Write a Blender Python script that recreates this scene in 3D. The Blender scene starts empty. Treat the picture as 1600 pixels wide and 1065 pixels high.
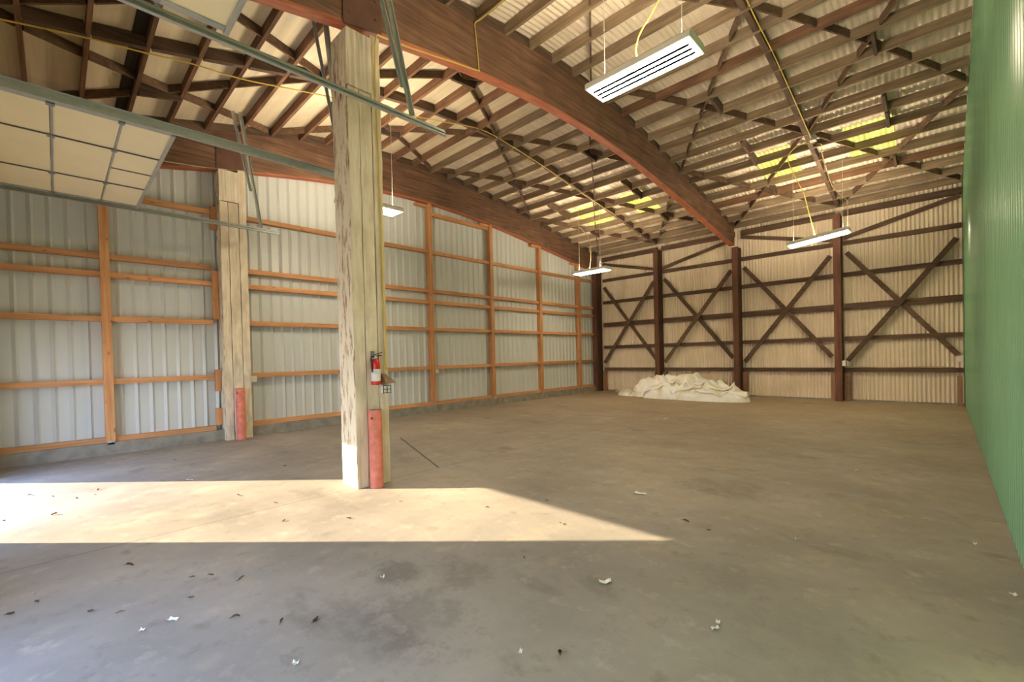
import bpy, math, random
import numpy as np
from mathutils import Vector, Matrix, noise

random.seed(7)
scene = bpy.context.scene
COL = scene.collection
W = {}                                   # world origin of every object built

# ------------------------------------------------------------------ mesh builder
class MB:
    def __init__(s): s.v = []; s.f = []
    def add(s, vs, fs):
        o = len(s.v); s.v += [tuple(map(float, q)) for q in vs]; s.f += [tuple(i + o for i in q) for q in fs]; return s
    def box(s, x0, x1, y0, y1, z0, z1):
        vs = [(x, y, z) for z in (z0, z1) for y in (y0, y1) for x in (x0, x1)]
        return s.add(vs, [(0,2,3,1),(4,5,7,6),(0,1,5,4),(2,6,7,3),(0,4,6,2),(1,3,7,5)])
    def bar(s, p, q, w, h, side=(0,0,1)):
        """box from p to q; h along `side` made square to the run, w across"""
        p = Vector(p); q = Vector(q); d = (q-p).normalized(); u = Vector(side); u = (u - d*u.dot(d)).normalized(); r = d.cross(u)
        vs = [c + r*a*w/2 + u*b*h/2 for c in (p, q) for b in (-1,1) for a in (-1,1)]
        return s.add(vs, [(0,1,3,2),(4,6,7,5),(0,4,5,1),(2,3,7,6),(0,2,6,4),(1,5,7,3)])
    def tube(s, pts, r, n=8, caps=True):
        pts = [Vector(p) for p in pts]; rs = r if isinstance(r, (list, tuple)) else [r]*len(pts)
        ring = []; prev = None
        for i, p in enumerate(pts):
            d = (pts[min(i+1, len(pts)-1)] - pts[max(i-1, 0)]).normalized()
            if prev is None:
                a = Vector((0,0,1)) if abs(d.z) < .9 else Vector((1,0,0))
            else: a = prev
            a = (a - d*a.dot(d)).normalized(); b = d.cross(a); prev = a
            ring.append([p + (a*math.cos(2*math.pi*k/n) + b*math.sin(2*math.pi*k/n))*rs[i] for k in range(n)])
        vs = [q for R in ring for q in R]; fs = []
        for i in range(len(pts)-1):
            for k in range(n):
                fs.append((i*n+k, i*n+(k+1)%n, (i+1)*n+(k+1)%n, (i+1)*n+k))
        if caps: fs.append(tuple(range(n-1,-1,-1))); fs.append(tuple((len(pts)-1)*n+k for k in range(n)))
        return s.add(vs, fs)
    def lathe(s, prof, c, n=20):
        vs = [(c[0]+r*math.cos(2*math.pi*k/n), c[1]+r*math.sin(2*math.pi*k/n), c[2]+z) for r, z in prof for k in range(n)]
        fs = [(i*n+k, i*n+(k+1)%n, (i+1)*n+(k+1)%n, (i+1)*n+k) for i in range(len(prof)-1) for k in range(n)]
        fs.append(tuple(range(n-1,-1,-1))); fs.append(tuple((len(prof)-1)*n+k for k in range(n)))
        return s.add(vs, fs)
    def grid(s, fn, us, vs_):
        P = [fn(u, v) for v in vs_ for u in us]; n = len(us)
        return s.add(P, [(j*n+i, j*n+i+1, (j+1)*n+i+1, (j+1)*n+i) for j in range(len(vs_)-1) for i in range(n-1)])
    def prism_x(s, outline, x0, x1):
        """closed outline of (y, z) pushed from x0 to x1 (outline as a strip: lower edge then upper edge)"""
        lo, hi = outline; n = len(lo)
        vs = [(x, y, z) for x in (x0, x1) for (y, z) in list(lo)+list(hi)]; m = 2*n; fs = []
        for i in range(n-1):
            fs += [(i, n+i, n+i+1, i+1), (m+i, m+i+1, m+n+i+1, m+n+i), (i, i+1, m+i+1, m+i), (n+i, m+n+i, m+n+i+1, n+i+1)]
        fs += [(0, m, m+n, n), (n-1, 2*n-1, m+2*n-1, m+n-1)]
        return s.add(vs, fs)
    def build(s, name, mat, parent=None, loc=None, smooth=False):
        A = np.array(s.v)
        if loc is None:
            loc = W[parent.name] if parent else (A[:,0].mean(), A[:,1].mean(), A[:,2].min())
        loc = Vector(loc)
        me = bpy.data.meshes.new(name); me.from_pydata([tuple(Vector(q)-loc) for q in s.v], [], s.f); me.update()
        import bmesh
        bm = bmesh.new(); bm.from_mesh(me); bmesh.ops.recalc_face_normals(bm, faces=bm.faces); bm.to_mesh(me); bm.free()
        if smooth:
            for p in me.polygons: p.use_smooth = True
        me.materials.append(mat)
        o = bpy.data.objects.new(name, me); COL.objects.link(o)
        W[o.name] = loc
        if parent: o.parent = parent; o.location = loc - Vector(W[parent.name])
        else: o.location = loc
        return o

def tag(o, label=None, cat=None, group=None, kind=None):
    if label: o['label'] = label
    if cat: o['category'] = cat
    if group: o['group'] = group
    if kind: o['kind'] = kind
    return o
def empty(name, loc, label, cat, group=None):
    o = bpy.data.objects.new(name, None); COL.objects.link(o); o.location = loc; o.empty_display_size = .1
    W[o.name] = Vector(loc); return tag(o, label, cat, group)
def B(*a): return MB().box(*a)
ORD = ['first','second','third','fourth','fifth','sixth','seventh','eighth','ninth','tenth','eleventh','twelfth','thirteenth','fourteenth',
       'fifteenth','sixteenth','seventeenth','eighteenth','nineteenth','twentieth','twenty-first','twenty-second','twenty-third','twenty-fourth',
       'twenty-fifth','twenty-sixth','twenty-seventh','twenty-eighth','twenty-ninth','thirtieth']

# ------------------------------------------------------------------ materials
def newmat(name):
    m = bpy.data.materials.new(name); m.use_nodes = True; nt = m.node_tree
    b = nt.nodes['Principled BSDF']; return m, nt, b
def N(nt, t, **k):
    n = nt.nodes.new(t)
    for a, v in k.items():
        if a in ('operation','blend_type','data_type','noise_dimensions','feature','distance','wave_type','bands_direction'): setattr(n, a, v)
    return n
def coords(nt, scale=(1,1,1), src='Object', rand=True):
    tc = N(nt,'ShaderNodeTexCoord'); mp = N(nt,'ShaderNodeMapping'); mp.inputs['Scale'].default_value = scale
    nt.links.new(tc.outputs[src], mp.inputs['Vector'])
    if rand:
        oi = N(nt,'ShaderNodeObjectInfo'); ml = N(nt,'ShaderNodeMath',operation='MULTIPLY'); ml.inputs[1].default_value = 37.0
        nt.links.new(oi.outputs['Random'], ml.inputs[0]); nt.links.new(ml.outputs[0], mp.inputs['Location'])
    return mp.outputs['Vector']
def noise_tex(nt, vec, scale, detail=4, rough=.55):
    n = N(nt,'ShaderNodeTexNoise'); n.inputs['Scale'].default_value = scale; n.inputs['Detail'].default_value = detail; n.inputs['Roughness'].default_value = rough
    nt.links.new(vec, n.inputs['Vector']); return n.outputs['Fac']
def ramp(nt, fac, stops):
    r = N(nt,'ShaderNodeValToRGB'); e = r.color_ramp.elements
    while len(e) < len(stops): e.new(.5)
    for i, (p, c) in enumerate(stops):
        e[i].position = p; e[i].color = (*c, 1) if len(c) == 3 else c
    nt.links.new(fac, r.inputs['Fac']); return r.outputs['Color']
def g(v): return (v, v, v)
def mix(nt, fac, a, b, mode='MIX'):
    m = N(nt,'ShaderNodeMix',data_type='RGBA',blend_type=mode)
    if isinstance(fac, float): m.inputs[0].default_value = fac
    else: nt.links.new(fac, m.inputs[0])
    for i, q in ((6,a),(7,b)):
        if isinstance(q, tuple): m.inputs[i].default_value = (*q, 1)
        else: nt.links.new(q, m.inputs[i])
    return m.outputs[2]
def math_(nt, op, a, b=None, clamp=False):
    m = N(nt,'ShaderNodeMath',operation=op); m.use_clamp = clamp
    for i, q in enumerate((a,b)):
        if q is None: continue
        if isinstance(q, (int,float)): m.inputs[i].default_value = q
        else: nt.links.new(q, m.inputs[i])
    return m.outputs[0]
def bump(nt, b, h, strength=.3, dist=.01):
    n = N(nt,'ShaderNodeBump'); n.inputs['Strength'].default_value = strength; n.inputs['Distance'].default_value = dist
    nt.links.new(h, n.inputs['Height']); nt.links.new(n.outputs['Normal'], b.inputs['Normal'])

def wood(name, dark, light, axis, rough=.8, knots=0.0, vary=.35):
    m, nt, b = newmat(name)
    sc = [22,22,22]; sc[axis] = 1.1
    v = coords(nt, tuple(sc)); f = noise_tex(nt, v, 1.0, 5, .6)
    c = ramp(nt, f, [(.3, dark), (.7, light)])
    v2 = coords(nt, (1.3,1.3,1.3)); f2 = noise_tex(nt, v2, 1.7, 3)
    c = mix(nt, math_(nt,'MULTIPLY', ramp(nt, f2, [(.45,g(0)),(.7,g(1))]), vary), c, tuple(x*.45 for x in dark))
    if knots:
        sk = [9,9,9]; sk[axis] = 3.2
        vo = N(nt,'ShaderNodeTexVoronoi'); vo.inputs['Scale'].default_value = 1
        nt.links.new(coords(nt, tuple(sk)), vo.inputs['Vector'])
        c = mix(nt, ramp(nt, vo.outputs['Distance'], [(.08,g(knots)),(.16,g(0))]), c, (.10,.04,.015))
    oi = N(nt,'ShaderNodeObjectInfo'); hsv = N(nt,'ShaderNodeHueSaturation')
    nt.links.new(math_(nt,'ADD', math_(nt,'MULTIPLY', oi.outputs['Random'], .4), .8), hsv.inputs['Value']); nt.links.new(c, hsv.inputs['Color'])
    nt.links.new(hsv.outputs['Color'], b.inputs['Base Color']); b.inputs['Roughness'].default_value = rough
    bump(nt, b, f, .35, .006); return m
def plain(name, col, rough=.5, metal=0.0, var=.12, scale=6):
    m, nt, b = newmat(name); f = noise_tex(nt, coords(nt), scale, 4)
    c = ramp(nt, f, [(.3, tuple(x*(1-var) for x in col)), (.7, tuple(min(1,x*(1+var)) for x in col))])
    nt.links.new(c, b.inputs['Base Color']); b.inputs['Roughness'].default_value = rough; b.inputs['Metallic'].default_value = metal
    return m

BEAM = wood('beam_timber', (.08,.038,.021), (.22,.118,.068), 1, .75)
BEAM_RED = wood('beam_red_face', (.30,.085,.04), (.50,.17,.085), 1, .7, vary=.25)
PURLIN = wood('purlin_timber', (.17,.115,.07), (.37,.27,.17), 0, .85)
PURLIN_RED = wood('purlin_red_timber', (.115,.055,.03), (.28,.15,.085), 0, .85, vary=.45)
BLOCK = wood('block_timber', (.06,.035,.022), (.16,.10,.065), 1, .9)
BRACE = wood('brace_timber', (.085,.045,.026), (.20,.12,.07), 1, .9)
OLDX = wood('old_girt_timber', (.065,.036,.022), (.17,.10,.06), 0, .85)
OLDZ = wood('old_post_timber', (.085,.032,.018), (.20,.085,.05), 2, .8)
DARKX = wood('dark_roof_plank', (.025,.02,.016), (.06,.048,.038), 0, .9)
DARKZ = wood('dark_post_timber', (.05,.022,.014), (.13,.065,.04), 2, .8)
STUBZ = wood('stub_timber', (.22,.11,.06), (.38,.22,.13), 2, .8)
ORY = wood('orange_girt_timber', (.46,.20,.075), (.68,.36,.16), 1, .65, .6, vary=.12)
ORZ = wood('orange_stud_timber', (.48,.21,.08), (.70,.37,.165), 2, .65, .6, vary=.12)

def peeling(name):
    m, nt, b = newmat(name)
    v = coords(nt, (26,26,1.6)); f = noise_tex(nt, v, 1, 6, .65)
    paint = ramp(nt, noise_tex(nt, coords(nt, (7,7,2)), 1, 4), [(.3,(.62,.53,.38)),(.55,(.80,.70,.54)),(.75,(.87,.79,.67))])
    bare = ramp(nt, f, [(.35,(.34,.25,.16)),(.7,(.56,.46,.33))])
    c = mix(nt, ramp(nt, f, [(.56,g(0)),(.70,g(.8))]), paint, bare)
    f2 = noise_tex(nt, coords(nt, (14,14,3.2)), 1, 5, .7)
    c = mix(nt, ramp(nt, noise_tex(nt, coords(nt, (4,4,1.5)), 1.3, 5), [(.52,g(0)),(.68,g(.55))]), c, (.47,.40,.31))
    c = mix(nt, ramp(nt, f2, [(.69,g(0)),(.76,g(.8))]), c, (.13,.085,.055))
    nt.links.new(c, b.inputs['Base Color']); b.inputs['Roughness'].default_value = .7; bump(nt, b, f, .5, .008); return m
PEEL = peeling('peeling_white_paint')
def peel_edge(name):
    m, nt, b = newmat(name)
    f = noise_tex(nt, coords(nt, (16,16,3)), 1, 6, .7)
    c = ramp(nt, f, [(.33,(.18,.10,.06)),(.42,(.46,.35,.23)),(.48,(.78,.71,.55))])
    nt.links.new(c, b.inputs['Base Color']); b.inputs['Roughness'].default_value = .75; bump(nt, b, f, .6, .01); return m
PEEL2 = peel_edge('flaking_white_paint')

WEATH = wood('weathered_white_plywood', (.36,.30,.22), (.74,.68,.56), 2, .8, vary=.2)
def metal_sheet(name, col, rough, metal=0., streak=.25, axis=2, dirt=None):
    m, nt, b = newmat(name)
    sc = [9,9,9]; sc[axis] = .35
    f = noise_tex(nt, coords(nt, tuple(sc), rand=False), 1, 4)
    c = ramp(nt, f, [(.3, tuple(x*(1-streak) for x in col)), (.7, tuple(min(1,x*(1+streak*.6)) for x in col))])
    if dirt:
        f2 = noise_tex(nt, coords(nt, (.8,.8,.8), rand=False), 1.3, 5)
        c = mix(nt, ramp(nt, f2, [(.5,g(0)),(.72,g(.55))]), c, dirt)
    nt.links.new(c, b.inputs['Base Color']); b.inputs['Roughness'].default_value = rough; b.inputs['Metallic'].default_value = metal
    return m
SHEET = metal_sheet('white_sheet_metal', (.60,.63,.62), .36, 0, .035)
BACKS = metal_sheet('old_corrugated_sheet', (.86,.74,.565), .55, 0, .09, dirt=(.66,.53,.38))
GREEN = metal_sheet('green_sheet_metal', (.20,.40,.23), .25, 0, .06)
ROOFS = metal_sheet('roof_corrugated_sheet', (.90,.79,.64), .7, 0, .10, axis=1, dirt=(.66,.54,.40))
PLY = metal_sheet('roof_plywood', (.82,.71,.52), .8, 0, .16, axis=0, dirt=(.50,.40,.27))
FRONTM = plain('front_wall_board', (.62,.56,.44), .8)
GALV = plain('galvanised_steel', (.44,.47,.45), .42, .45, .08, 14)
GALV2 = plain('dull_steel', (.30,.31,.30), .5, .6, .15, 14)
CREAM = plain('cream_door_skin', (.90,.80,.55), .5, 0, .03, 2)
DGREY = plain('dark_grey_steel', (.12,.125,.12), .5, .3)
WHITE = plain('white_enamel', (.82,.80,.74), .4, 0, .03)
RED = plain('red_paint', (.55,.075,.05), .45, 0, .2, 9)
REDF = plain('faded_red_paint', (.66,.20,.14), .6, 0, .22, 12)
EXTR = plain('extinguisher_red', (.62,.03,.02), .25, 0, .03)
LABELW = plain('printed_white_label', (.80,.79,.76), .5, 0, .04)
BLACK = plain('black_plastic', (.02,.02,.02), .45)
BROWN = plain('brown_flap', (.22,.14,.075), .6, 0, .3)
YEL = plain('yellow_cable', (.72,.52,.10), .5, 0, .06)
TAN = plain('tan_cable', (.52,.40,.22), .55, 0, .08)
WIRE = plain('hanging_wire', (.62,.60,.54), .5, .3)
RUST = plain('rusty_bolt', (.10,.05,.03), .8, 0, .4)
LEAF = plain('dry_leaf_brown', (.13,.085,.055), .9, 0, .4)
PAPER = plain('paper_scrap', (.80,.78,.72), .7, 0, .05)
STEELPLATE = plain('brown_steel_plate', (.11,.05,.032), .6, .1, .25, 5)

def emission(name, col, s):
    m = bpy.data.materials.new(name); m.use_nodes = True; nt = m.node_tree; nt.nodes.remove(nt.nodes['Principled BSDF'])
    e = N(nt,'ShaderNodeEmission'); e.inputs[0].default_value = (*col,1); e.inputs[1].default_value = s
    nt.links.new(e.outputs[0], nt.nodes['Material Output'].inputs[0]); return m
TUBE = emission('lit_fluorescent_tube', (1.0,.83,.58), 125.0)

ADDED_UPTUBE = emission('added_upper_tube', (1.0,.83,.58), 340.0)  # for extra upward tubes, added to brighten the ceiling
SOOT, _nt, _b = newmat('matt_black_divider'); _b.inputs['Base Color'].default_value = (0,0,0,1); _b.inputs['Specular IOR Level'].default_value = 0; _b.inputs['Roughness'].default_value = 1
def skylight_mat():
    m = bpy.data.materials.new('yellow_skylight_plastic'); m.use_nodes = True; nt = m.node_tree; nt.nodes.remove(nt.nodes['Principled BSDF'])
    t = N(nt,'ShaderNodeBsdfTranslucent'); d = N(nt,'ShaderNodeBsdfDiffuse'); mx = N(nt,'ShaderNodeMixShader'); mx.inputs[0].default_value = .25
    f = noise_tex(nt, coords(nt,(6,1,1)), 1, 3); c = ramp(nt, f, [(.3,(.32,.25,.03)),(.7,(.46,.36,.06))])
    nt.links.new(c, t.inputs[0]); nt.links.new(c, d.inputs[0])
    nt.links.new(t.outputs[0], mx.inputs[1]); nt.links.new(d.outputs[0], mx.inputs[2]); nt.links.new(mx.outputs[0], nt.nodes['Material Output'].inputs[0]); return m
SKYL = skylight_mat()

def concrete():
    m, nt, b = newmat('stained_concrete')
    P = coords(nt, rand=False)
    sx = N(nt,'ShaderNodeSeparateXYZ'); nt.links.new(P, sx.inputs[0])
    f1 = noise_tex(nt, P, .55, 6, .6); f2 = noise_tex(nt, P, 2.6, 6, .65); f3 = noise_tex(nt, P, 28, 4, .7)
    c = ramp(nt, f1, [(.3,(.19,.175,.16)),(.5,(.275,.252,.226)),(.72,(.40,.36,.305))])
    # deeper in: warm lamplight painted into the colour as brown, plus dust; noise-broken edge
    dy = math_(nt,'ADD', math_(nt,'MULTIPLY', math_(nt,'SUBTRACT', sx.outputs[1], 3.0), .085), math_(nt,'MULTIPLY', math_(nt,'SUBTRACT', f2, .5), .9), True)
    c = mix(nt, math_(nt,'MULTIPLY', dy, .75, True), c, (.32,.225,.12))
    c = mix(nt, math_(nt,'MULTIPLY', ramp(nt, f2, [(.55,g(0)),(.75,g(1))]), .55), c, (.43,.375,.29))
    # dark oily patches and scuffs
    mp = coords(nt, (.62,1.25,1), rand=False); f4 = noise_tex(nt, mp, 1.35, 5, .62)
    c = mix(nt, ramp(nt, f4, [(.60,g(0)),(.72,g(.62))]), c, (.13,.115,.10))
    mp2 = N(nt,'ShaderNodeMapping'); mp2.inputs['Rotation'].default_value = (0,0,.75); mp2.inputs['Scale'].default_value = (.9,9,1); nt.links.new(P, mp2.inputs['Vector'])
    f5 = noise_tex(nt, mp2.outputs[0], 1.6, 5, .7)
    c = mix(nt, ramp(nt, f5, [(.66,g(0)),(.74,g(.45))]), c, (.15,.13,.115))
    c = mix(nt, ramp(nt, f3, [(.62,g(0)),(.78,g(.35))]), c, (.20,.17,.14))
    f6 = noise_tex(nt, P, 4.5, 8, .72)
    c = mix(nt, ramp(nt, f6, [(.56,g(0)),(.68,g(.5))]), c, (.15,.13,.11))
    c = mix(nt, ramp(nt, f6, [(.30,g(.45)),(.44,g(0))]), c, (.50,.45,.38))
    # named stains
    for (x, y, rx, ry, a) in [(-2.75,1.65,.28,.16,.75),(-2.45,1.95,.30,.20,.6),(-2.15,1.45,.42,.30,.55),(-2.3,1.2,.5,.16,.5),(-1.6,2.4,.22,.14,.5),(-1.75,5.1,.55,.35,.55),
                              (-1.55,7.1,.75,.35,.4),(-2.9,7.0,.6,.3,.35),(-.6,5.9,.5,.25,.3),(-1.0,3.1,.3,.2,.4),(-6.2,3.6,.8,.2,.45),(-7.3,3.4,.7,.18,.45),(-8.3,2.6,.9,.2,.4),(-5.2,2.0,.5,.12,.2),(-.5,2.6,.4,.3,.3)]:
        dx = math_(nt,'DIVIDE', math_(nt,'SUBTRACT', sx.outputs[0], x), rx); dyy = math_(nt,'DIVIDE', math_(nt,'SUBTRACT', sx.outputs[1], y), ry)
        r = math_(nt,'ADD', math_(nt,'MULTIPLY', dx, dx), math_(nt,'MULTIPLY', dyy, dyy))
        r = math_(nt,'ADD', r, math_(nt,'MULTIPLY', math_(nt,'SUBTRACT', f6, .5), 7.0))
        c = mix(nt, math_(nt,'MULTIPLY', math_(nt,'SUBTRACT', 1.0, r, True), a*.75), c, (.11,.095,.085))
    # control joints
    def line(val, w, a, cc, cond=None):
        nonlocal c
        k = math_(nt,'LESS_THAN', math_(nt,'ABSOLUTE', val), w)
        if cond is not None: k = math_(nt,'MULTIPLY', k, cond)
        c = mix(nt, math_(nt,'MULTIPLY', k, a), c, cc)
    wob = math_(nt,'MULTIPLY', math_(nt,'SUBTRACT', f2, .5), .02)
    line(math_(nt,'ADD', math_(nt,'ADD', sx.outputs[0], 4.97), wob), .008, .6, (.10,.085,.07))
    line(math_(nt,'ADD', math_(nt,'SUBTRACT', sx.outputs[1], 9.2), wob), .008, .4, (.12,.10,.08))
    # the long dark crack beyond the middle post
    t = math_(nt,'ADD', math_(nt,'SUBTRACT', sx.outputs[1], 3.61), math_(nt,'MULTIPLY', math_(nt,'ADD', sx.outputs[0], 4.95), .373))
    inx = math_(nt,'MULTIPLY', math_(nt,'GREATER_THAN', sx.outputs[0], -7.45), math_(nt,'LESS_THAN', sx.outputs[0], -4.98))
    line(math_(nt,'ADD', t, wob), .018, .85, (.05,.045,.04), inx)
    nt.links.new(c, b.inputs['Base Color'])
    nt.links.new(ramp(nt, f2, [(.3,g(.55)),(.7,g(.8))]), b.inputs['Roughness'])
    bump(nt, b, f3, .15, .004); return m
FLOORM = concrete()
def ground_mat():
    m, nt, b = newmat('yard_concrete'); f = noise_tex(nt, coords(nt, rand=False), .8, 5)
    nt.links.new(ramp(nt, f, [(.3,(.34,.31,.27)),(.7,(.46,.42,.36))]), b.inputs['Base Color']); b.inputs['Roughness'].default_value = .9; return m
CURB = plain('curb_concrete', (.27,.25,.215), .85, 0, .25, 5)
def plastic():
    m, nt, b = newmat('white_plastic_sheeting'); f = noise_tex(nt, coords(nt), 2.2, 4)
    nt.links.new(ramp(nt, f, [(.35,(.78,.72,.56)),(.5,(.92,.90,.84)),(.7,(.95,.94,.93))]), b.inputs['Base Color'])
    b.inputs['Roughness'].default_value = .32; b.inputs['Subsurface Weight'].default_value = .15; b.inputs['Subsurface Radius'].default_value = (.05,.05,.05); return m
POLY = plastic()

# ------------------------------------------------------------------ building profile (metres; X along back wall, Y deep, Z up)
TY = [-1.5,1.9,3,4.5,5.8,7,8,9.2,10.3,11.4,12.1,14,15.6]; TZ = [5.4,5.96,6.17,6.42,6.58,6.69,6.62,6.48,6.31,6.13,6.03,5.74,5.48]
BY = [-1.5,1.5,3.1,4.4,5.5,6.9,7.8,8.9,9.8,11.3,13.5,15.6]; BZ = [4.75,5.17,5.46,5.64,5.76,5.85,5.81,5.73,5.64,5.46,5.17,4.88]
cT = np.polyfit(TY, TZ, 5); cB = np.polyfit(BY, BZ, 5)
def T(y): return float(np.polyval(cT, y))          # top of the arched beams = underside of the purlins
def U(y): return float(np.polyval(cB, y))          # underside of the arched beams
DEEP = .168                                         # purlin depth
XL, XR, YF, YB = -10.32, .37, -.72, 15.85

# ------------------------------------------------------------------ the setting
fl = B(XL-.1, XR+.1, YF-.1, YB+.05, -.25, 0).build('floor', FLOORM, loc=(0,0,0)); tag(fl, kind='structure')
gd = B(-60, 50, -70, YF-.1, -.4, -.03).build('ground', ground_mat(), loc=(0,-10,-.03)); tag(gd, kind='structure')
# left wall: ribbed white sheets under the beam
def rib_left(y):
    p = (y+.45) % .205
    if p < .012: return .028*p/.012
    if p < .03: return .028
    if p < .042: return .028*(.042-p)/.012
    q = abs(p-.123)
    return .004 if abs(q-.025) < .006 else 0
ys = [YF]
k = -1.0
while k < YB:
    for d in (0,.012,.03,.042,.088,.094,.098,.104,.142,.148,.152,.158):
        y = k*1 -.45+ d
        if YF < y < YB: ys.append(y)
    k += .205
ys = sorted(set(round(y,4) for y in ys)); ys = [y for y in ys if y > YF] + [YB]; ys = [YF]+ys
mb = MB(); mb.grid(lambda y, t: (XL + rib_left(y), y, .2 + t*(T(y)+.1-.2)), ys, [0,.5,1])
mb.grid(lambda y, t: (XL-.05, y, .0 + t*(T(y)+.22)), [YF-.06,0,2,4,6,8,10,12,14,YB+.05], [0,1])
wl = mb.build('wall_left', SHEET, loc=(XL,7,0)); tag(wl, kind='structure')
cb = B(XL-.04, -10.10, YF, 15.2, 0, .2).build('trim_1', CURB); tag(cb, kind='structure')
# back wall: old corrugated sheet
per = .088
xs = np.arange(XL-.05, XR+.1, per/8)
mb = MB(); mb.grid(lambda x, t: (x, YB + .022*math.sin(2*math.pi*x/per), .02 + t*(T(YB)+.18)), list(xs), [0,1])
mb.grid(lambda x, t: (x, YB+.05, t*(T(YB)+.25)), [XL-.1, XR+.1], [0,1])
wb = mb.build('wall_back', BACKS, loc=(-5,YB,0), smooth=False); tag(wb, kind='structure')
tb = B(XL, XR, YB-.05, YB+.03, 0, .035).build('baseboard_back', CURB); tag(tb, kind='structure')
# right wall: green ribbed sheet
def rib_green(y):
    p = y % .15
    if p < .02: return .016*p/.02
    if p < .05: return .016
    if p < .07: return .016*(.07-p)/.02
    return 0
ys = sorted(set(round(y,4) for k in np.arange(-.75, 15.9, .15) for y in (k,k+.02,k+.05,k+.07) if YF < y < YB)); ys = [YF]+ys+[YB]
mb = MB(); mb.grid(lambda y, t: (XR - rib_green(y), y, .015 + t*(T(y)+.2)), ys, [0,.33,.66,1])
mb.grid(lambda y, t: (XR+.05, y, t*(T(y)+.22)), [YF-.06,0,2,4,6,8,10,12,14,YB+.05], [0,1])
wr = mb.build('wall_right', GREEN, loc=(XR,7,0)); tag(wr, kind='structure')
# front wall behind the camera, with two door openings
mb = MB(); D1 = (-9.11,-6.22); D2 = (-3.83,-.93); HD = 3.7; zt = T(YF)+.22
for a, b_ in ((XL-.06, D1[0]), (D1[1], D2[0]), (D2[1], XR+.06)): mb.box(a, b_, YF-.06, YF, 0, zt)
for a, b_ in (D1, D2): mb.box(a, b_, YF-.06, YF, HD, zt)
wf = mb.build('wall_front', FRONTM, loc=(-5,YF,0)); tag(wf, kind='structure')

# roof: corrugated sheets with four translucent panels, plywood over the front of the left bay
SKY = [(-3.34,-2.54,12.0,13.62,'right bay, nearer the arched beam'),(-1.55,-.74,12.0,13.62,'right bay, nearer the green wall'),
       (-8.90,-7.99,12.0,13.62,'left bay, nearer the white wall'),(-7.06,-6.29,12.0,13.62,'left bay, nearer the arched beam')]
PLYX, PLYY = -4.95, 7.6
xs = np.arange(XL-.06, XR+.12, .092/6); ys = np.concatenate([np.arange(-.7, 12.0, .65), [12.0], np.arange(12.54,13.6,.54), [13.62], np.arange(14.2,15.8,.55), [15.93]])
verts = [(x, y, T(y)+DEEP+.03+.011*math.sin(2*math.pi*x/.092)) for y in ys for x in xs]; n = len(xs); faces = []
for j in range(len(ys)-1):
    for i in range(n-1):
        cx, cy = (xs[i]+xs[i+1])/2, (ys[j]+ys[j+1])/2
        if any(a < cx < b_ and c < cy < d for a,b_,c,d,_ in SKY): continue
        faces.append((j*n+i, j*n+i+1, (j+1)*n+i+1, (j+1)*n+i))
mb = MB(); mb.add(verts, faces); ce = mb.build('ceiling', ROOFS, loc=(-5,7,6), smooth=True); tag(ce, kind='structure')
mb = MB(); yy = [-.68 + i*(PLYY+.68)/12 for i in range(13)]
mb.prism_x(([(y, T(y)+DEEP+.001) for y in yy], [(y, T(y)+DEEP+.014) for y in yy]), XL, PLYX)
pl = mb.build('ceiling', PLY, loc=(-7.6,3,5)); tag(pl, kind='structure')
for a, b_, c, d, where in SKY:
    mb = MB(); x2 = [x for x in np.arange(XL-.06, XR+.12, .092/6) if a-.03 < x < b_+.03]
    mb.grid(lambda x, y: (x, y, T(y)+DEEP+.036+.011*math.sin(2*math.pi*x/.092)), x2, [c-.04, 12.54, 13.08, d+.04])
    o = mb.build('skylight_panel', SKYL, smooth=True)
    tag(o, 'yellow translucent roof panel glowing above the purlins in the ' + where, 'skylight', 'yellow skylight panels')

yy = [.80, .98]
mb = MB(); mb.prism_x(([(y, T(y)+DEEP-.028) for y in yy], [(y, T(y)+DEEP-.001) for y in yy]), -10.2, -6.2)
o = mb.build('roof_plank', DARKX); tag(o, 'wide black plank under the roof boards beside the left overhead door', 'plank')
# ------------------------------------------------------------------ arched beams
def arched_beam(x0, x1, dz, label, splice):
    e = empty('arched_beam', ((x0+x1)/2, 7, U(7)+dz), label, 'beam')
    ys = [YF+.02 + i*(15.5-YF)/48 for i in range(49)]
    mb = MB(); mb.prism_x(([(y, U(y)+dz+.03) for y in ys], [(y, T(y)-.002) for y in ys]), x0, x1); mb.build('web', BEAM, e)
    # laminations show as fine grooves: thin proud strips along the side
    mb = MB(); mb.prism_x(([(y, U(y)+dz) for y in ys], [(y, U(y)+dz+.03) for y in ys]), x0-.004, x1+.004)
    tag(mb.build('bottom_lamination', BEAM_RED, e), 'red-painted bottom lamination')
    ya, yb = splice; ys = [ya + i*(yb-ya)/6 for i in range(7)]
    mb = MB(); mb.prism_x(([(y, U(y)+dz-.01) for y in ys], [(y, T(y)-.03) for y in ys]), x1+.001, x1+.02)
    for y in (ya+.08, yb-.08):
        for t in (.2,.5,.8): mb.tube([(x1+.02, y, U(y)+dz+t*(T(y)-U(y))), (x1+.032, y, U(y)+dz+t*(T(y)-U(y)))], .018, 6)
    mb.build('splice_plate', STEELPLATE, e); return e
arched_beam(-5.02, -4.88, .02, 'big curved glulam beam with red bottom edge above the middle white post', (2.38,2.86))
arched_beam(-10.29, -10.15, -.05, 'curved dark glulam beam along the top of the white sheet wall', (2.28,2.74))

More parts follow.
